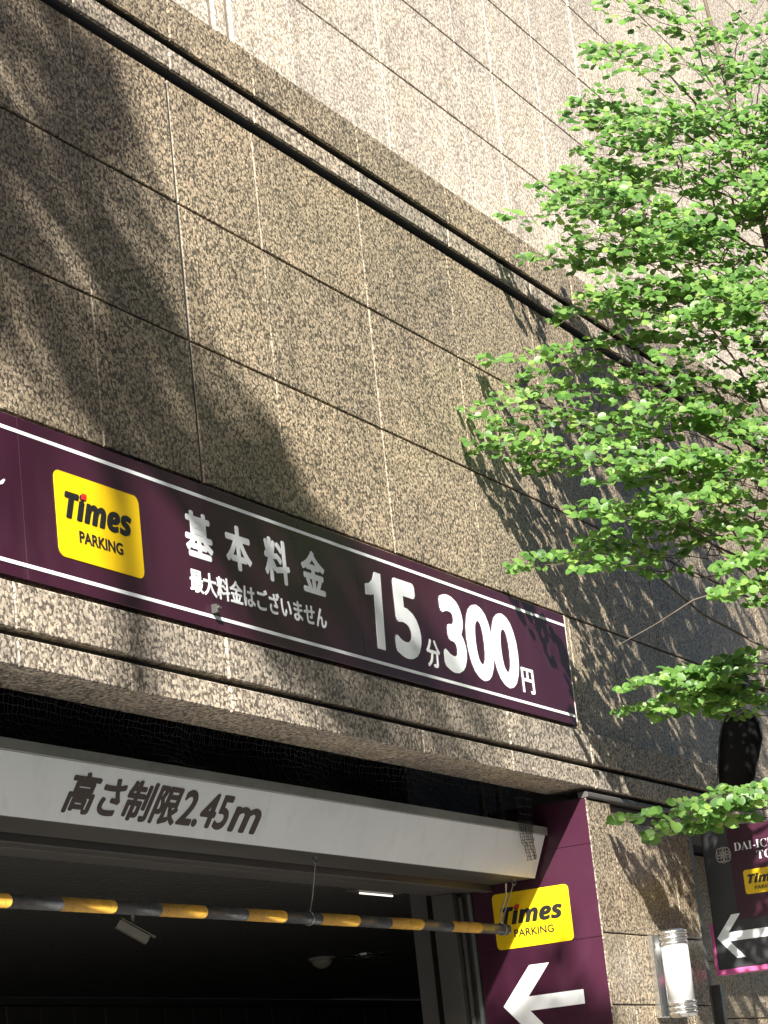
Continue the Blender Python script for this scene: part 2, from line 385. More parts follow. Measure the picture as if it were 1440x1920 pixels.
def disc_geo(c, r0, r1, h, n=24):
    vs_, f = [], []
    for r, z in ((r0, 0), (r0, -h), (r1, -h), (r1, -h * 0.3)):
        for k in range(n):
            a = 2 * math.pi * k / n
            vs_.append((c[0] + r * math.cos(a), c[1] + r * math.sin(a), c[2] + z))
    for j in range(3):
        for k in range(n):
            k2 = (k + 1) % n
            f.append((j * n + k, j * n + k2, (j + 1) * n + k2, (j + 1) * n + k))
    f.append(tuple(3 * n + k for k in range(n)))
    return vs_, f
dl = empty('downlight', 'round recessed downlight with metal rim in the slatted garage ceiling', 'ceiling light')
obj('rim', mesh('rim', *disc_geo((14.37, 3.15, 2.80), 0.15, 0.125, 0.012)), CHROME, dl)
obj('reflector', mesh('reflector', *disc_geo((14.37, 3.15, 2.797), 0.11, 0.06, 0.008)), STEELD, dl)
def dome(name, c, r, m, parent):
    bm = bmesh.new(); bmesh.ops.create_uvsphere(bm, u_segments=16, v_segments=10, radius=r)
    for q in bm.verts: q.co = V((q.co.x, q.co.y, min(q.co.z, 0.0) * 0.9)) + V(c)
    me = bpy.data.meshes.new(name); bm.to_mesh(me); bm.free()
    me.polygons.foreach_set('use_smooth', [True] * len(me.polygons))
    return obj(name, me, m, parent)
dm = empty('ceiling_sensor', 'small pale dome sensor under the slatted garage ceiling', 'sensor')
obj('mounting_ring', mesh('mounting_ring', *disc_geo((14.1, 3.32, 2.80), 0.085, 0.07, 0.015)), CAMW, dm)
dome('dome', (14.1, 3.32, 2.79), 0.068, CAMW, dm)
# fluorescent fitting just behind the shutter header
fl = empty('fluorescent_light', 'lit fluorescent tube fitting behind the shutter header', 'ceiling light')
box('housing', (9.72, 0.84, 2.69), (10.16, 0.90, 2.722), STEELD, fl, 0.004)
EMM, n_, l_, b_ = mat('lit_tube'); b_.inputs['Emission Color'].default_value = (1, 0.93, 0.8, 1); b_.inputs['Emission Strength'].default_value = 0.45
b_.inputs['Base Color'].default_value = (0.8, 0.8, 0.75, 1)
for x_ in (9.68, 10.08): box('hanger', (x_, 0.865, 2.722), (x_ + 0.01, 0.875, 2.80), CAMW, fl, 0.001)
tube('tube', [(9.80, 0.87, 2.683), (10.12, 0.87, 2.683)], 0.004, EMM, fl)
# bullet camera hanging from the ceiling
sc = empty('security_camera', 'beige bullet security camera tilted under the dark garage ceiling', 'camera')
P0 = V((10.05, 2.18, 2.80))
tube('stem', [P0, P0 + V((0, 0, -0.075))], 0.009, CAMW, sc)
a_ = V((0.62, -0.72, -0.0)).normalized(); ax = (a_ * 0.80 + V((0, 0, -0.52))).normalized(); sd_ = ax.cross(V((0, 0, 1))).normalized(); upv = sd_.cross(ax)
o_ = P0 + V((0, 0, -0.105)) - ax * 0.085 - sd_ * 0.024 - upv * 0.022
def obox(name, o, a, b, c, la, lb, lc, m, parent, ch=0.003):
    return slab(name, o + c * lc, a, b, c, la, lb, lc, m, parent, ch)
obox('housing', o_, ax, sd_, upv, 0.16, 0.048, 0.042, CAMW, sc)
obox('sunshield', o_ - sd_ * 0.004 + upv * 0.046, ax, sd_, upv, 0.185, 0.056, 0.004, CAMW, sc, 0.001)
tube('lens', [o_ + ax * 0.158 + sd_ * 0.024 + upv * 0.021, o_ + ax * 0.168 + sd_ * 0.024 + upv * 0.021], 0.016, BLACKL, sc)

# shutter header and guide rails
hd = empty('shutter_frame', 'dark steel shutter frame with header rails and guide post at the garage mouth', 'shutter frame')
box('header_rail', (-6, 0.475, 2.655), (XJ - 0.005, 0.515, 2.70), STEELD, hd, 0.003)
box('header_rail', (-6, 0.545, 2.667), (XJ - 0.005, 0.60, 2.72), STEELD, hd, 0.003)
box('header_beam', (-6, 0.625, 2.672), (XJ - 0.005, 0.745, 2.73), STEELD, hd, 0.004)
box('guide_post', (XJ - 0.075, 0.648, 0.12), (XJ - 0.004, 0.75, 2.67), STEELD, hd, 0.004)
box('guide_rail', (XJ - 0.02, 0.585, 0.12), (XJ - 0.004, 0.6, 2.66), STEELG, hd, 0.002)
box('guide_rail', (XJ - 0.03, 0.625, 0.12), (XJ - 0.004, 0.64, 2.652), STEELD, hd, 0.002)

# ------------------------------------------------------------------ white height-limit box
hb = empty('height_limit_box', 'long white box beam lettered with a 2.45 m height limit above the garage mouth', 'box beam')
def prism_x(name, prof, x0, x1, m, parent):
    k = len(prof)
    vs_ = [(x0, y, z) for y, z in prof] + [(x1, y, z) for y, z in prof]
    f = [tuple(range(k)), tuple(reversed(range(k, 2 * k)))] + [(i, k + i, k + (i + 1) % k, (i + 1) % k) for i in range(k)]
    me = mesh(name, vs_, f)
    bm = bmesh.new(); bm.from_mesh(me); bmesh.ops.recalc_face_normals(bm, faces=bm.faces); bm.to_mesh(me); bm.free()
    return obj(name, me, m, parent)
BT, BB = V((0, 0.1865, 2.862)), V((0, 0.259, 2.684))
for x0, x1 in ((-5, 2.4), (2.402, 5.6), (5.602, 8.92), (8.922, 10.313)):
    prism_x('front_panel', [(0.1865, 2.862), (0.259, 2.684), (0.262, 2.684), (0.262, 2.862)], x0, x1, PAINTW, hb)
prism_x('top_lip', [(0.174, 2.8635), (0.174, 2.898), (0.30, 2.898), (0.30, 2.8635)], -5, 10.318, PAINTG, hb)
box('underside', (-5, 0.2635, 2.6835), (10.308, 0.465, 2.70), STEELD, hb, 0.002)
box('box_core', (-5, 0.2635, 2.7015), (10.306, 0.465, 2.862), STEELD, hb, 0.002)
vv = (BT - BB).normalized(); nn = V((0, vv.z * -1, vv.y)).normalized()
if nn.y > 0: nn = -nn
HL = (BT - BB).length
text('lettering', '高さ制限', (0, BB.y, BB.z), (1, 0, 0), vv, nn, 6.535, 7.225, 0.030, 0.166, BROWNL, hb, bold=0.030, shear=0.25)
text('lettering', '2.45', (0, BB.y, BB.z), (1, 0, 0), vv, nn, 7.215, 7.565, 0.036, 0.160, BROWNL, hb, bold=0.026, shear=0.25)
text('lettering', 'm', (0, BB.y, BB.z), (1, 0, 0), vv, nn, 7.562, 7.775, 0.036, 0.128, BROWNL, hb, bold=0.026, shear=0.25)

# ------------------------------------------------------------------ striped height bar on wires
hbar = empty('height_limit_bar', 'black and yellow striped height limit bar hanging on wires below the white box', 'barrier bar')
ZB, YB, RB = 2.478, 0.41, 0.0228
edges = [5.85, 6.15, 6.448, 6.735, 7.048, 7.333, 7.635, 7.927, 8.217, 8.501, 8.813, 9.096, 9.392, 9.684, 9.978, 10.235]
def zb(x): return 2.478 - (10.28 - x) * 0.0055
for i in range(len(edges) - 1):
    yel = i % 2 == 1
    x0, x1 = edges[i], edges[i + 1]
    tube('stripe', [(x0, YB, zb(x0)), (x1, YB, zb(x1))], RB, BARY if yel else BARK, hbar, 20)
tube('end_cap', [(10.235, YB, zb(10.235)), (10.25, YB, zb(10.25)), (10.25, YB, zb(10.25)), (10.285, YB, zb(10.285))], [RB, RB, RB * 1.06, RB * 1.06], BARK, hbar, 20)
tube('rim', [(10.283, YB, zb(10.28)), (10.2865, YB, zb(10.28))], [RB * 0.9, RB * 0.8], DARKGL, hbar, 20)
def ring(name, c, r, rt, axis, m, parent):
    axis = V(axis).normalized(); a = axis.orthogonal().normalized(); b = axis.cross(a)
    pts = [V(c) + (a * math.cos(t) + b * math.sin(t)) * r for t in [2 * math.pi * k / 16 for k in range(17)]]
    return tube(name, pts, rt, m, parent, 6)
for x, xt in ((8.42, 8.36), (10.225, 10.225), (6.2, 6.15)):
    ring('clamp', (x, YB, zb(x)), RB + 0.003, 0.003, (1, 0, 0.1), STEELG, hbar)
    tube('hanger_wire', [(x, YB - 0.01, zb(x) + RB), (x - 0.01, YB - 0.03, zb(x) + 0.07), (xt, YB - 0.085, 2.672)], 0.0028, STEELG, hbar, 6)
    ring('eye_bolt', (xt, YB - 0.085, 2.672), 0.012, 0.0028, (0.3, 1, 0), STEELG, hbar)
tube('chain', [(10.22, 0.36, 2.672), (10.228, 0.37, 2.62), (10.21, 0.385, 2.57), (10.205, 0.40, 2.53), (10.215, 0.40, 2.50)], [0.004, 0.003, 0.0045, 0.003, 0.004], CAULK, hbar, 6)

# ------------------------------------------------------------------ purple fee banner
bn = empty('fee_banner', 'long purple parking fee banner with white lettering fixed across the granite facade', 'sign')
BY = -0.03
sx = [3.6, 4.82, 6.03, 7.117, 8.24, 9.27, 10.317]
for x0, x1 in zip(sx, sx[1:]):
    slab('panel', (x0 + 0.0006, BY + R.uniform(0, 0.0008), 3.320), *FX, x1 - x0 - 0.0012, 0.500, 0.026, PURPLE, bn, 0.0008)
slab('white_line', (3.6, BY - 0.0015, 3.768), *FX, 10.305 - 3.6, 0.012, 0.0012, WHITE, bn, 0.0002)
slab('white_line', (3.6, BY - 0.0015, 3.356), *FX, 10.305 - 3.6, 0.012, 0.0012, WHITE, bn, 0.0002)
slab('edge_trim', (10.3175, BY - 0.001, 3.318), *FX, 0.006, 0.504, 0.027, CAULK, bn, 0.001)
yp = poly_slab('yellow_plate', round_rect(0.485, 0.272, 0.028), (6.207, BY, 3.423), *FX, 0.002, YELLOW, bn)
FO = (0, BY, 0)
YO = (0, BY - 0.002, 0)
text('lettering', '𝙏𝙞𝙢𝙚𝙨', YO, *FX, 6.256, 6.637, 3.549, 3.640, BLACKL, yp, bold=0.03, shear=0.06)
text('lettering', 'PARKING', YO, *FX, 6.324, 6.572, 3.482, 3.520, BLACKL, yp, bold=0.022)
poly_slab('red_dot', [(0, 0), (0.026, 0), (0.031, 0.019), (0.005, 0.019)], (6.349, BY - 0.0041, 3.624), *FX, 0.0006, RED, yp)
for ch, a, b, z0, z1 in (('基', 6.977, 7.154, 3.552, 3.712), ('本', 7.243, 7.420, 3.552, 3.712), ('料', 7.516, 7.696, 3.552, 3.714), ('金', 7.788, 7.968, 3.554, 3.714)):
    text('lettering', ch, FO, *FX, a, b, z0, z1, WHITE, bn, bold=0.030)
text('lettering', '最大料金はございません', FO, *FX, 6.982, 7.946, 3.430, 3.512, WHITE, bn, bold=0.02)
poly_slab('lettering', [(0.062, 0), (0.128, 0), (0.150, 0.301), (0.098, 0.301), (0.075, 0.268), (0.045, 0.250), (0.008, 0.243), (0.004, 0.200), (0.055, 0.205), (0.077, 0.212)], (8.290, BY - 0.0002, 3.416), *FX, 0.0015, WHITE, bn)
text('lettering', '5', FO, *FX, 8.515, 8.752, 3.408, 3.722, WHITE, bn, bold=0.032)
text('lettering', '300', FO, *FX, 8.955, 9.722, 3.405, 3.727, WHITE, bn, bold=0.036)
text('lettering', '分', FO, *FX, 8.790, 8.914, 3.402, 3.516, WHITE, bn, bold=0.018)
text('lettering', '円', FO, *FX, 9.738, 9.866, 3.406, 3.516, WHITE, bn, bold=0.018)
# tail of a script letter that starts further along the banner
tail = [(-0.10, 0.045), (-0.07, 0.012), (-0.04, 0.006), (-0.012, 0.016), (0.0, 0.03), (-0.006, 0.032), (-0.018, 0.024), (-0.04, 0.016), (-0.066, 0.022), (-0.09, 0.048)]
poly_slab('lettering', tail, (5.945, BY - 0.0002, 3.578), *FX, 0.0015, WHITE, bn)
bk = box('fixing_clip', (7.105, BY - 0.022, 3.372), (7.128, BY - 0.001, 3.402), SEAL, bn, 0.003)
tube('clip_bolt', [(7.116, BY - 0.022, 3.39), (7.116, BY - 0.030, 3.39)], 0.006, STEELD, bn)

# ------------------------------------------------------------------ purple jamb panel with arrow
jp = empty('jamb_sign', 'purple entrance sign with yellow plate and white arrow on the garage jamb', 'sign')
JO = (XJ, 0, 0)
def jslab(name, y0, y1, z0, z1, d, t, m, parent, c=0.001):      # y0 > y1 : from deep to street
    return slab(name, (XJ - d, y0, z0), *FJ, y0 - y1, z1 - z0, t, m, parent, c)
for z0, z1 in ((0.12, 0.9), (0.903, 1.6), (1.603, 2.02), (2.022, 2.395), (2.397, 2.80), (2.802, 3.0)):
    jslab('panel', 0.58, -0.012, z0, z1, 0.006, 0.005, PURPLE, jp, 0.0006)
box('edge_strip', (XJ - 0.005, -0.0165, 0.12), (XJ + 0.0045, -0.0125, 3.0), G_BAND, jp, 0.0005)
jy = poly_slab('yellow_plate', round_rect(0.368, 0.246, 0.02), (XJ - 0.0062, 0.486, 2.396), *FJ, 0.002, YELLOW, jp)
JF = (XJ - 0.0082, 0.0, 0)
text('lettering', '𝙏𝙞𝙢𝙚𝙨', JF, *FJ, -0.452, -0.155, 2.500, 2.582, BLACKL, jy, bold=0.03, shear=0.06)
text('lettering', 'PARKING', JF, *FJ, -0.397, -0.207, 2.443, 2.477, BLACKL, jy, bold=0.018)
poly_slab('red_dot', [(0, 0), (0.021, 0), (0.025, 0.016), (0.004, 0.016)], (XJ - 0.0103, 0.381, 2.568), *FJ, 0.0006, RED, jy)
poly_slab('arrow', [(0, 0), (0.145, -0.165), (0.24, -0.165), (0.125, -0.031), (0.385, -0.031), (0.385, 0.031), (0.125, 0.031), (0.24, 0.165), (0.145, 0.165)],
          (XJ - 0.0062, 0.49, 2.150), *FJ, 0.0015, WHITE, jp)

# ------------------------------------------------------------------ bird netting above the box
def net_geo(P, nu, nv, r=0.0011, jit=0.003, drop=0.0):
    vs_, f = [], []
    g = [[P(i / nu, j / nv) + V((R.gauss(0, jit), R.gauss(0, jit), R.gauss(0, jit))) for j in range(nv + 1)] for i in range(nu + 1)]
    def seg(a, b):
        gg = tube_geo([a, b], [r, r], 3, False, len(vs_)); vs_.extend(gg[0]); f.extend(gg[1])
    for i in range(nu + 1):
        for j in range(nv + 1):
            if i < nu and R.random() > drop: seg(g[i][j], g[i + 1][j])
            if j < nv and R.random() > drop: seg(g[i][j], g[i][j + 1])
    return vs_, f
nt = empty('bird_net', 'black bird netting strung between the granite soffit and the white box', 'netting')
obj('net', mesh('net', *net_geo(lambda s, t: V((5.6 + 4.5 * s, 0.20 + 0.05 * math.sin(t * 3.1) + 0.02 * math.sin(s * 31), 2.90 + 0.22 * t + 0.012 * math.sin(s * 23 + t * 4) * (1 - t))), 190, 9)), NETM, nt)
def flap(s, t):
    # loose end draped over the lip and the face of the box
    pts = [V((9.98, 0.168, 3.04)), V((9.98, 0.166, 2.90)), V((10.00, 0.174, 2.85)), V((10.05, 0.188, 2.80)), V((10.11, 0.20, 2.745))]
    k = t * 4; i = min(3, int(k)); p = pts[i].lerp(pts[i + 1], k - i)
    return p + V((0.17 * s * (1 - 0.42 * t), -0.002 - 0.008 * math.sin(s * 3.1), 0.012 * s * t))
obj('loose_flap', mesh('loose_flap', *net_geo(flap, 9, 16, 0.0013, 0.002, 0.03)), NETM, nt)
hg = empty('net_bracket', 'dark steel bracket holding the bird net above the end of the white box', 'bracket')
box('strap', (9.93, 0.30, 2.9), (9.97, 0.32, 3.3), STEELD, hg, 0.002); box('strap', (10.12, 0.30, 2.9), (10.16, 0.32, 3.3), STEELD, hg, 0.002)
box('foot', (9.92, 0.26, 2.8985), (10.17, 0.3, 2.903), STEELD, hg, 0.001)

# ------------------------------------------------------------------ wall lamp on the pier
wlp = empty('wall_lamp', 'cylindrical white glass wall lamp with bright metal rings on the granite pier', 'wall lamp')
LX, LY = 10.93, -0.125
LR = 0.062
def lathe(name, prof, cx, cy, m, parent, seg=32):
    vs_, f = [], []
    for r, z in prof:
        for k in range(seg):
            a = 2 * math.pi * k / seg; vs_.append((cx + r * math.cos(a), cy + r * math.sin(a), z))
    for i in range(len(prof) - 1):
        for k in range(seg):
            k2 = (k + 1) % seg; f.append((i * seg + k, i * seg + k2, (i + 1) * seg + k2, (i + 1) * seg + k))
    f.append(tuple(reversed(range(seg)))); f.append(tuple((len(prof) - 1) * seg + k for k in range(seg)))
    me = mesh(name, vs_, f); me.polygons.foreach_set('use_smooth', [len(p.vertices) == 4 for p in me.polygons])
    return obj(name, me, m, parent)
lathe('glass_shade', [(LR, 2.10), (LR, 2.355)], LX, LY, OPAL, wlp)
for z0 in (2.352, 2.376, 2.400, 2.085, 2.062, 2.040):
    lathe('ring', [(LR, z0), (LR + 0.004, z0 + 0.003), (LR + 0.005, z0 + 0.009), (LR + 0.004, z0 + 0.016), (LR, z0 + 0.019)], LX, LY, CHROME, wlp)
lathe('neck', [(LR - 0.002, 2.356), (LR - 0.002, 2.417), (LR - 0.016, 2.425)], LX, LY, CHROME, wlp)
lathe('neck', [(LR - 0.016, 2.03), (LR - 0.002, 2.038), (LR - 0.002, 2.098)], LX, LY, CHROME, wlp)
box('back_plate', (LX - 0.05, -0.045, 2.04), (LX + 0.05, -0.0165, 2.41), CHROME, wlp, 0.004)
for sg in (-1, 1):
    tube('side_rod', [(LX + sg * 0.03, -0.075, 2.05), (LX + sg * 0.03, -0.075, 2.40)], 0.006, CHROME, wlp)

# ------------------------------------------------------------------ post and projecting sign
ps = empty('sign_post', 'grey green steel post standing beside the granite pier', 'post')
box('post', (11.80, 0.045, 0.12), (11.88, 0.125, 2.99), STEELG, ps, 0.006)
box('post_flange', (11.74, 0.0, 0.12), (11.94, 0.17, 0.135), STEELG, ps, 0.003)
box('side_channel', (11.83, -0.012, 0.135), (11.875, 0.04, 2.20), CHROME, ps, 0.003)
PXX = 11.9
pj = empty('projecting_sign', 'dark projecting sign with hotel name, yellow plate and white arrow, pink edged', 'sign')
PO = (PXX - 0.0, 0, 0)
def pslab(name, y0, y1, z0, z1, d, t, m, c=0.001, parent=None):
    return slab(name, (PXX - d, y0, z0), *FJ, y0 - y1, z1 - z0, t, m, parent or pj, c)
pslab('panel', 0.006, -1.15, 2.272, 2.96, 0.0, 0.10, SLATE, 0.002)
pslab('purple_field', -0.13, -1.1, 2.50, 2.955, 0.0012, 0.0011, PURPLE, 0.0003)  # stops short of the post; the charcoal strip stands for shade on the purple
pslab('pink_trim', 0.02, -1.165, 2.246, 2.271, 0.004, 0.11, PINK, 0.002)
pslab('pink_trim', 0.022, 0.0065, 2.2715, 2.50, 0.004, 0.11, PINK, 0.002)
pyel = poly_slab('yellow_plate', round_rect(0.235, 0.118, 0.014), (PXX - 0.0013, -0.186, 2.615), *FJ, 0.002, YELLOW, pj)
PF = (PXX - 0.0033, 0, 0)
text('lettering', '𝙏𝙞𝙢𝙚𝙨', PF, *FJ, 0.205, 0.395, 2.664, 2.712, BLACKL, pyel, bold=0.03, shear=0.06)
text('lettering', 'PARKING', PF, *FJ, 0.235, 0.360, 2.633, 2.651, BLACKL, pyel, bold=0.018)
PF2 = (PXX - 0.0013, 0, 0)
text('lettering', '𝐃𝐀𝐈-𝐈𝐂𝐇𝐈 𝐇𝐎𝐓𝐄𝐋', PF2, *FJ, 0.157, 0.595, 2.832, 2.872, WHITE, pj, bold=-0.012)
text('lettering', '𝐓𝐎𝐊𝐘𝐎', PF2, *FJ, 0.268, 0.475, 2.778, 2.818, WHITE, pj, bold=-0.012)
poly_slab('arrow', [(0, 0), (0.088, -0.106), (0.133, -0.106), (0.062, -0.0215), (0.55, -0.0215), (0.55, 0.0215), (0.062, 0.0215), (0.133, 0.106), (0.088, 0.106)],
          (PXX - 0.0005, -0.008, 2.424), *FJ, 0.003, WHITE, pj)
# knot emblem: four interlaced petals inside a ring of arcs
ec = V((PXX - 0.003, -0.098, 2.822))
for k in range(4):
    a = math.radians(45 + 90 * k); d = V((0, -math.cos(a), math.sin(a)))
    ring('emblem_loop', ec + d * 0.022, 0.019, 0.0022, (1, 0, 0), CAULK, pj)
    a = math.radians(90 * k); d = V((0, -math.cos(a), math.sin(a)))
    ring('emblem_loop', ec + d * 0.024, 0.015, 0.0018, (1, 0, 0), CAULK, pj)

# smooth black shell hanging beside the granite corner
bs_ = empty('black_shell', 'smooth black rounded shell hanging beside the granite corner among the leaves', 'shell')
sc_pts = [(1349, 1520), (1347, 1440), (1350, 1385), (1358, 1345), (1378, 1326), (1404, 1332), (1424, 1356), (1428, 1385), (1419, 1430), (1411, 1470), (1405, 1520)]
ctr = at(1385, 1425, 11.9)
ring_pts = [at(x, y, 11.9) for x, y in sc_pts]
fw = ray(1385, 1425)
vs_, f_ = [], []
layers = [(0.0, 1.0), (-0.03, 0.96), (-0.05, 0.8), (-0.06, 0.5)]
k_ = len(ring_pts)
for dz, sc_ in [(0.06, 0.97)] + layers:
    for p in ring_pts: vs_.append(ctr + (p - ctr) * sc_ + fw * dz)
for i in range(len(layers)):
    for k in range(k_):
        k2 = (k + 1) % k_; f_.append((i * k_ + k, i * k_ + k2, (i + 1) * k_ + k2, (i + 1) * k_ + k))
f_ += [tuple(reversed(range(k_))), tuple(len(layers) * k_ + k for k in range(k_))]
me = mesh('shell', vs_, f_, True)
obj('shell', me, DARKGL, bs_)
STEELB = plain('satin_black_rim', (0.02, 0.02, 0.021), 0.35)
tube('rim', ring_pts + ring_pts[:1], 0.006, STEELB, bs_, 8)
tube('hanger', [ctr + V((0, 0, 0.12)) + fw * 0.03, ctr + V((-0.01, -0.02, 0.3)) + fw * 0.03], 0.006, DARKGL, bs_)

# ------------------------------------------------------------------ across the street (out of the frame; blocks added to cut sky light and reflections)
ob = empty('added_tall_block', 'unseen tall grey block added on the far side of the street to cut sky light', 'building')
CONC = plain('grey_concrete', (0.16, 0.14, 0.115), 0.8, var=0.15, scale=0.6)
WING = plain('window_glass', (0.03, 0.03, 0.028), 0.4, spec=0.2)
box('wall', (-3.0, -24, 0.0), (95, -12.6, 34), CONC, ob, 0.02)
ob2 = empty('added_low_block', 'unseen low block added on the far side of the street to cut sky light', 'building')
box('wall', (-60.0, -24, 0.0), (-3.6, -12.6, 13.5), CONC, ob2, 0.02)
box('parapet', (-60.0, -12.59, 13.0), (-3.6, -12.3, 13.6), CONC, ob2, 0.02)
win_me = mesh('window', *slab_geo((0, 0, 0), (-1, 0, 0), (0, 0, 1), (0, 1, 0), 2.6, 1.9, 0.04, 0.02)); 
for fl_ in range(9):
    for k in range(24):
        if fl_ < 3 and k < 13:
            w_ = obj('window', win_me, WING, ob2); w_.location = (-6.0 - k * 3.9, -12.57, 2.2 + fl_ * 3.5)
        w_ = obj('window', win_me, WING, ob); w_.location = (1.6 + k * 3.9, -12.57, 2.2 + fl_ * 3.5)

# ------------------------------------------------------------------ street tree
def leaf_material():
    m, n, l, bs = mat('green_leaf')
    oi = n.new('ShaderNodeObjectInfo'); at_ = n.new('ShaderNodeAttribute'); at_.attribute_name = 'tint'
    sm = math_node(n, l, 'FRACT', math_node(n, l, 'ADD', at_.outputs['Fac'], oi.outputs['Random']))
    r = ramp(n, [(0.0, (0.040, 0.105, 0.02)), (0.45, (0.095, 0.20, 0.04)), (0.85, (0.155, 0.28, 0.065)), (1.0, (0.22, 0.32, 0.075))])
    l.new(sm, r.inputs[0])
    l.new(r.outputs[0], bs.inputs['Base Color']); bs.inputs['Roughness'].default_value = 0.42; bs.inputs['Specular IOR Level'].default_value = 0.45
    tr = n.new('ShaderNodeBsdfTranslucent'); hs = n.new('ShaderNodeHueSaturation'); hs.inputs['Value'].default_value = 1.7; hs.inputs['Hue'].default_value = 0.485
    l.new(r.outputs[0], hs.inputs['Color']); l.new(hs.outputs[0], tr.inputs['Color'])
    mx = n.new('ShaderNodeMixShader'); mx.inputs[0].default_value = 0.5
    l.new(bs.outputs[0], mx.inputs[1]); l.new(tr.outputs[0], mx.inputs[2])
    l.new(mx.outputs[0], n['Material Output'].inputs[0])
    return m
LEAF = leaf_material()
# heart-round katsura leaf lying in x (width) / y (length), petiole at the origin
LP = [(0, 0.06), (0.28, 0.0), (0.47, 0.2), (0.5, 0.48), (0.36, 0.78), (0, 1.0), (-0.36, 0.78), (-0.5, 0.48), (-0.47, 0.2), (-0.28, 0.0)]
LV = [V((x, y, 0.10 * abs(x) * 2 - 0.12 * (y - 0.4) ** 2)) for x, y in LP] + [V((0, 0.45, -0.02))]
LF = [(10, i, (i + 1) % 10) for i in range(10)]

class Foliage:
    def __init__(s): s.leaves = []; s.tw_v = []; s.tw_f = []
    def twig(s, pts, r0, r1, seg=4):
        k = len(pts)
        g = tube_geo(pts, [r0 + (r1 - r0) * i / (k - 1) for i in range(k)], seg, True, len(s.tw_v))
        s.tw_v.extend(g[0]); s.tw_f.extend(g[1])
    def leaf(s, p, side, nrm, size):
        side = (side - nrm * side.dot(nrm)).normalized(); x = side.cross(nrm)
        s.leaves.append((p, x, side, nrm, size))
    def shoot(s, p, d, n, length, rng, size=0.046, step=0.036):
        """a twig with opposite round leaves lying in one layer"""
        d = d.normalized(); pts = [p.copy()]; q = p.copy(); dd = d.copy()
        m = max(3, int(length / step))
        side = V((0, 0, 1)).cross(d).normalized()
        bend = rng.uniform(-0.05, 0.05)
        for i in range(m):
            dd = (dd + side * bend + V((0, 0, -0.012)) + V((rng.gauss(0, .03), rng.gauss(0, .03), rng.gauss(0, .02)))).normalized()
            q = q + dd * step; pts.append(q.copy())
            if i < 1: continue
            sz = size * (1.08 - 0.5 * (i / m)) * rng.uniform(0.62, 1.2)
            for sg in (-1, 1):
                if rng.random() < 0.08: continue
                ld = (side * sg + dd * rng.uniform(0.2, 0.8) + V((0, 0, rng.uniform(-0.35, 0.1)))).normalized()
                ln = (n + V((rng.gauss(0, .38), rng.gauss(0, .38), rng.gauss(0, .12)))).normalized()
                s.leaf(q + ld * 0.010, ld, ln, sz)
        ln = (n + V((rng.gauss(0, .2), rng.gauss(0, .2), 0))).normalized()
        s.leaf(q, dd, ln, size * 0.6)
        s.twig(pts, 0.0011, 0.0006, 3)
    def spray(s, base, tip, n, rng, size=0.046, fan=1.0):
        """main twig with side shoots in a flat layer, as katsura sprays grow"""
        ax = tip - base; L = ax.length; d = ax.normalized(); side = V((0, 0, 1)).cross(d).normalized()
        k = max(4, int(L / 0.07)); pts = []
        for i in range(k + 1):
            t = i / k
            pts.append(base.lerp(tip, t) + V((rng.gauss(0, .006), rng.gauss(0, .006), rng.gauss(0, .004) + 0.05 * L * math.sin(t * 3.14))))
        s.twig(pts, 0.0028, 0.0012, 4)
        for i in range(1, k + 1):
            t = i / k
            for sg in (-1, 1):
                if rng.random() < 0.15: continue
                sl = L * (0.16 + 0.34 * math.sin(min(1, t * 0.85 + 0.15) * 3.14) ** 0.8) * rng.uniform(0.6, 1.1) * fan
                sd2 = (d * rng.uniform(0.5, 1.0) + side * sg * rng.uniform(0.6, 1.0) + V((0, 0, rng.uniform(-0.15, 0.2)))).normalized()
                nn2 = (n + V((rng.gauss(0, .15), rng.gauss(0, .15), 0))).normalized()
                s.shoot(pts[i], sd2, nn2, max(0.10, sl), rng, size)
        s.shoot(pts[-1], d, n, 0.14, rng, size)

def leaf_mesh(name, leaves, rng):
    vs_, fs, tint = [], [], []
    for p, x, y, z, sz in leaves:
        o = len(vs_); tv = rng.random()
        for q in LV:
            vs_.append(p + (x * q.x + y * q.y + z * q.z) * sz); tint.append(tv)
        fs.extend([tuple(o + i for i in f) for f in LF])
    me = mesh(name, vs_, fs, True)
    a = me.attributes.new('tint', 'FLOAT', 'POINT'); a.data.foreach_set('value', tint)
    return me

def finish_tree(root, fo, rng, key):
    """the 300 leaves that show largest become parts of their own; the rest one mass"""
    fo.leaves.sort(key=key)
    own = fo.leaves[:300]; rest = fo.leaves[300:]
    lm = leaf_mesh('leaf', [(V((0, 0, 0)), V((1, 0, 0)), V((0, 1, 0)), V((0, 0, 1)), 1.0)], rng); lm.materials.append(LEAF)
    for p, x, y, z, sz in own:
        o = obj('leaf', lm, LEAF, root)
        o.matrix_world = Matrix(((x.x * sz, y.x * sz, z.x * sz, p.x), (x.y * sz, y.y * sz, z.y * sz, p.y), (x.z * sz, y.z * sz, z.z * sz, p.z), (0, 0, 0, 1)))
    if rest:
        o = obj('crown', leaf_mesh('crown', rest, rng), LEAF, root); o['kind'] = 'stuff'
    if fo.tw_v:
        o = obj('twigs', mesh('twigs', fo.tw_v, fo.tw_f, True), TWIGM, root); o['kind'] = 'stuff'

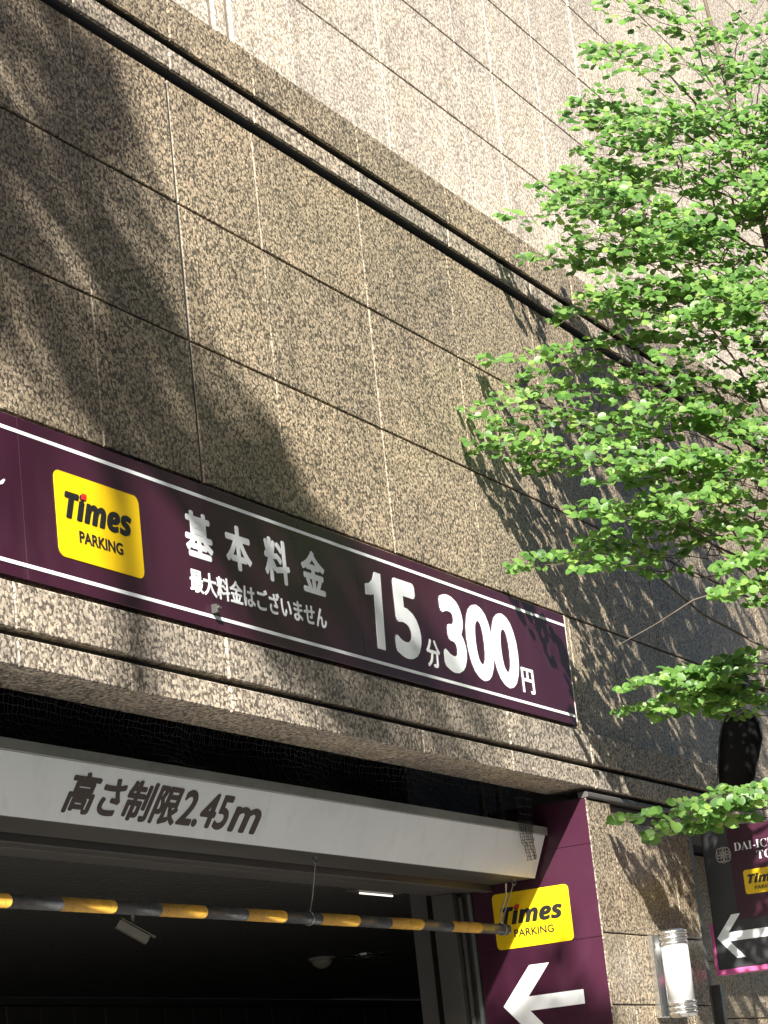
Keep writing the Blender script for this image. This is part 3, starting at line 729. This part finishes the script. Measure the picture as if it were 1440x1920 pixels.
rt = random.Random(21)
tree = empty('katsura_tree', 'young street tree with layered round bright green leaves in front of the granite wall', 'tree')
TR = [V((10.62, -1.28, 0.1)), V((10.60, -1.25, 1.2)), V((10.58, -1.22, 2.4)), V((10.56, -1.20, 3.3)), V((10.59, -1.21, 4.2)), V((10.55, -1.18, 5.0)), V((10.62, -1.08, 5.9)), V((10.64, -0.98, 6.9)), V((10.66, -0.92, 7.7))]
tube('trunk', TR, [0.085, 0.06, 0.052, 0.042, 0.028, 0.018, 0.012, 0.008, 0.003], BARKM, tree, 12)
def trunk_at(z):
    for a, b in zip(TR, TR[1:]):
        if a.z <= z <= b.z: return a.lerp(b, (z - a.z) / (b.z - a.z))
    return TR[-1] if z > TR[-1].z else TR[0]
fo = Foliage()
# spray tips: picture-plane silhouettes turned into real points in front of the wall (x, y, distance)
tips = [(1112, 95, 10.75), (1090, 235, 10.7), (1100, 190, 10.9), (1165, 20, 10.9), (1240, 15, 10.9), (1300, 60, 10.6),
        (1020, 348, 10.6), (1060, 330, 10.8), (1090, 290, 10.5), (962, 408, 10.6), (1050, 380, 10.4), (1080, 440, 10.8), (1000, 482, 10.65), (1060, 490, 10.4),
        (1130, 555, 10.5), (1055, 600, 10.7), (1075, 580, 10.3), (932, 672, 10.7), (950, 735, 10.55), (892, 762, 10.7), (900, 828, 10.68), (940, 800, 10.4),
        (905, 850, 10.5), (1000, 700, 10.4), (1010, 880, 10.5), (1090, 955, 10.65), (1120, 900, 10.3), (970, 1065, 10.68), (1010, 1040, 10.6),
        (1000, 860, 10.7), (1060, 790, 10.3), (1150, 640, 10.3), (1180, 480, 10.5), (1200, 350, 10.4), (1190, 250, 10.6), (1250, 180, 10.4), (1330, 110, 10.5), (1420, 20, 10.7),
        (1120, 380, 10.6), (1150, 720, 10.6), (1100, 840, 10.6), (1200, 880, 10.6), (1180, 560, 10.7), (1240, 620, 10.3), (1250, 760, 10.3), (1280, 860, 10.5), (1290, 480, 10.4), (1300, 330, 10.5),
        (1340, 640, 10.2), (1350, 780, 10.3), (1380, 900, 10.3), (1390, 420, 10.3), (1400, 250, 10.4), (1420, 560, 10.2), (1430, 720, 10.2), (1435, 860, 10.2), (1320, 220, 10.7), (1230, 420, 10.7), (1420, 120, 10.4),
        (1330, 560, 10.6), (1370, 340, 10.7), (1310, 720, 10.7), (1150, 800, 10.4), (1210, 700, 10.5), (1090, 965, 0), (1150, 950, 0), (1190, 975, 0), (1250, 985, 0), (1330, 935, 0), (1400, 965, 0), (1060, 1045, 0), (1095, 1065, 0), (1130, 1015, 0), (1240, 930, 0), (1420, 1000, 0)]
def base_for(tip, ln, rise=0.18):
    ax = trunk_at(max(2.6, tip.z - 0.35)); d = ax - tip; L = d.length
    b = tip + d.normalized() * min(ln, L * 0.8); b.z = tip.z - rise * min(ln, L) * 0.6
    return b, ax
UPN = V((-0.66, -0.36, 0.56)).normalized()
BO = []
def depth_pt(x, y, f):
    # the lower left lobe brushes the wall, the body of the crown stands further into the street
    p = at(x, y, 10.8 + 1.35 * max(0.0, 780 - y) / 780 - 0.8 * f)
    if y > 590:
        w = max(0.0, min(1.0, (1130 - x) / 120))
        far = 0.16 + max(0.0, x - 890) / 550 * 0.7
        yy = -(0.09 + (far - 0.09) * f * 0.7); d = ray(x, y)
        p = p.lerp(CAM + d * ((yy - CAM.y) / d.y), w)
    if p.y > -0.09: p = p + (CAM - p).normalized() * (p.y + 0.09) / 0.3
    return p
def attach(b, ax):
    near = min(BO, key=lambda q: (q - b).length) if BO else None
    if near is not None and (near - b).length < 0.75 and near.z < b.z + 0.1:
        m_ = near.lerp(b, 0.5) + V((rt.gauss(0, .03), rt.gauss(0, .03), -0.03 * rt.random()))
        fo.twig([near, m_, b], 0.0038, 0.0026, 5); BO.append(m_); return
    j = trunk_at(max(2.5, b.z - (b - ax).length * 0.6)); pts = [j]
    for k in (0.25, 0.5, 0.75):
        pts.append(j.lerp(b, k) + V((rt.gauss(0, .035), rt.gauss(0, .035), -0.10 * math.sin(k * 3.14) + rt.gauss(0, .02))))
    pts.append(b); fo.twig(pts, 0.008, 0.004, 6); BO.extend(pts[1:])
for x, y, t in tips:
    tip = depth_pt(x + (24 if x < 1130 else 0), y, rt.uniform(0.1, 0.7))
    b, ax = base_for(tip, rt.uniform(0.42, 0.62), 0.35 if y < 300 else 0.12)
    fo.spray(b, tip, (UPN + V((rt.gauss(0, .08), rt.gauss(0, .08), 0))).normalized(), rt, 0.045 + 0.005 * max(0, 700 - y) / 700, 0.62 if (y > 560 and x < 1160) else 1.0)
    attach(b, ax)
# fill the crown body with shorter sprays
outline = [(1130, 60), (1110, 110), (1125, 215), (1095, 245), (1105, 290), (1040, 350), (1060, 385), (1010, 415), (1085, 445), (1040, 490), (1090, 530), (1150, 560), (1090, 605), (1000, 680), (1010, 710), (940, 765), (955, 790),
           (930, 830), (960, 870), (1040, 880), (1110, 900), (1200, 905), (1300, 920), (1440, 945), (1520, 900), (1520, 40), (1380, 120), (1290, 200), (1220, 170)]
def inside(x, y, poly):
    c = False
    for (ax_, ay_), (bx2, by2) in zip(poly, poly[1:] + poly[:1]):
        if (ay_ > y) != (by2 > y) and x < (bx2 - ax_) * (y - ay_) / (by2 - ay_) + ax_: c = not c
    return c
cnt = 0
while cnt < 104:
    x, y = rt.uniform(900 if cnt < 75 else 1240, 1500), rt.uniform(0, 950 if cnt < 75 else 640)
    if not inside(x, y, outline): continue
    if x < 1200 and y > 540 and rt.random() < 0.6: continue
    if 1180 < x < 1290 and 100 < y < 230 and rt.random() < 0.7: continue
    tip = depth_pt(x, y, rt.uniform(0.05, 1.0))
    tip.z = round(tip.z / 0.2) * 0.2 + rt.gauss(0, 0.02)      # sprays grow in storeys
    b, ax = base_for(tip, rt.uniform(0.26, 0.42), 0.1)
    fo.spray(b, tip, (UPN + V((rt.gauss(0, .13), rt.gauss(0, .13), 0))).normalized(), rt, 0.043 + 0.005 * max(0, 700 - y) / 700, 0.9)
    attach(b, ax)
    cnt += 1
# low sprays reaching past the granite corner
for x, y, t, bx_, by_, bt in [(1210, 1325, 10.75, 1420, 1290, 10.8), (1245, 1270, 10.7, 1440, 1250, 10.8), (1300, 1290, 10.65, 1470, 1300, 10.8), (1330, 1310, 10.7, 1480, 1330, 10.8), (1340, 1250, 10.7, 1490, 1250, 10.8),
                           (1205, 1532, 9.2, 1440, 1512, 9.35), (1320, 1500, 9.2, 1500, 1475, 9.35), (1290, 1535, 9.2, 1480, 1500, 9.3),
                           (1390, 1110, 10.1, 1500, 1090, 10.3), (1400, 1060, 10.2, 1500, 1040, 10.3)]:
    tip, b = at(x, y, t), at(bx_, by_, bt)
    fo.spray(b, tip, UPN, rt, 0.047, 0.5)
    for q in range(3 if y < 1400 else 2):
        sh = V((rt.gauss(0, .05), rt.gauss(0, .05), rt.uniform(-.06, .07)))
        fo.spray(b.lerp(tip, 0.25 * q) + sh, b.lerp(tip, 0.45 + 0.25 * q) + sh, UPN, rt, 0.046, 0.4)
    fo.twig([b, b.lerp(trunk_at(b.z - 0.1), .5) + V((0, 0, -.03)), trunk_at(b.z - 0.15)], 0.009, 0.005, 5)
# bare twigs below the crown
for pts in ([(1155, 1212, 10.3), (1230, 1170, 10.3), (1300, 1125, 10.25), (1410, 1090, 10.3)], [(1320, 1080, 10.3), (1345, 1105, 10.3), (1400, 1108, 10.3), (1450, 1095, 10.3)],
            [(1240, 970, 10.5), (1330, 945, 10.45), (1400, 938, 10.4), (1470, 940, 10.5)], [(1350, 1095, 10.3), (1380, 1090, 10.3), (1440, 1088, 10.3)]):
    fo.twig([at(*p) for p in pts], 0.0016, 0.004, 5)
# the rest of the crown, on the street side and beyond the frame
for k in range(8):
    z = rt.uniform(3.3, 6.7); a = rt.uniform(-1.9, 0.9); rr = rt.uniform(0.6, 1.25) * (1.0 - 0.5 * max(0, (z - 5.2) / 1.6))
    c = trunk_at(z); tip = c + V((math.cos(a) * rr, math.sin(a) * rr, 0.2))
    px = (tip - CAM); cc = px.dot(CZ); ix = 720 + 4700 * px.dot(CX) / cc; iy = 960 + 4700 * px.dot(CY) / cc
    if ix < 1470 and (iy > 820 or ix < 1230): continue
    if tip.y > -0.15: continue
    b, ax = base_for(tip, 0.55)
    fo.spray(b, tip, UPN, rt, 0.047, 0.7)
    attach(b, ax)
def key(l):
    p = l[0] - CAM; c = p.dot(CZ); ix = 720 + 4700 * p.dot(CX) / c; iy = 960 + 4700 * p.dot(CY) / c
    vis = 0 < ix < 1440 and 0 < iy < 1920
    return (0 if vis else 1, -(l[4] * abs(l[3].dot(p.normalized())) / c))
finish_tree(tree, fo, rt, key)


# unseen tree behind the camera, crown shaped and placed to shade facade and jamb
rs = random.Random(5)
t2 = empty('shade_tree', 'unseen street tree with its crown shaped to shade the facade and jamb', 'tree')
cc2 = V((6.62, 0, 4.42)) + SUN * 12.0
tube('trunk', [(cc2.x - 0.3, cc2.y - 0.5, 0.1), (cc2.x - 0.25, cc2.y - 0.4, 4.0), (cc2.x - 0.1, cc2.y - 0.1, 8.0), (cc2.x, cc2.y, cc2.z + 0.8)], [0.16, 0.12, 0.07, 0.02], BARKM, t2, 10)
f2 = Foliage()
for k in range(14):
    d = V((rs.gauss(0, 1), rs.gauss(0, 1), rs.gauss(0, 1) * 1.2)).normalized()
    f2.twig([V((cc2.x, cc2.y, cc2.z - 0.9 + 0.1 * k)), cc2 + d * 0.5, cc2 + V((d.x * 1.0, d.y * 1.0, d.z * 1.3))], 0.02, 0.005, 4)
clumps = []
for k in range(70):
    d = V((rs.gauss(0, 1), rs.gauss(0, 1), rs.gauss(0, 1))).normalized() * rs.random() ** 0.38
    clumps.append((cc2 + V((d.x * 0.72, d.y * 2.3, d.z * 0.66)), rs.uniform(0.16, 0.30)))
cc3 = V((9.80, 0, 2.12)) + SUN * 12.0  # added bough, hung so its leaf clumps shade the jamb
f2.twig([cc2 + V((0, 0, -0.5)), cc2.lerp(cc3, 0.5) + V((0, 0, -0.3)), cc3], 0.05, 0.012, 6)
for k in range(15):
    d = V((rs.gauss(0, 1), rs.gauss(0, 1), rs.gauss(0, 1))).normalized() * rs.random() ** 0.5
    clumps.append((cc3 + V((d.x * 0.55, d.y * 0.6, d.z * 0.26)), rs.uniform(0.14, 0.24)))
for sg in (-1, 1):
    f2.twig([cc2 + V((0, 0, -0.5)), cc2 + V((0.1, sg * 1.0, -0.2)), cc2 + V((0, sg * 2.2, 0))], 0.05, 0.01, 6)
for c_, r_ in clumps:
    for k in range(30):
        d = V((rs.gauss(0, .5), rs.gauss(0, .5), rs.gauss(0, .4)))
        n2 = V((rs.gauss(0, .5), rs.gauss(0, .5), 1)).normalized()
        f2.leaf(c_ + d * r_, V((rs.gauss(0, 1), rs.gauss(0, 1), 0.1)), n2, rs.uniform(0.07, 0.12))
o = obj('crown', leaf_mesh('crown', f2.leaves, rs), LEAF, t2); o['kind'] = 'stuff'
o = obj('branches', mesh('branches', f2.tw_v, f2.tw_f, True), BARKM, t2); o['kind'] = 'stuff'
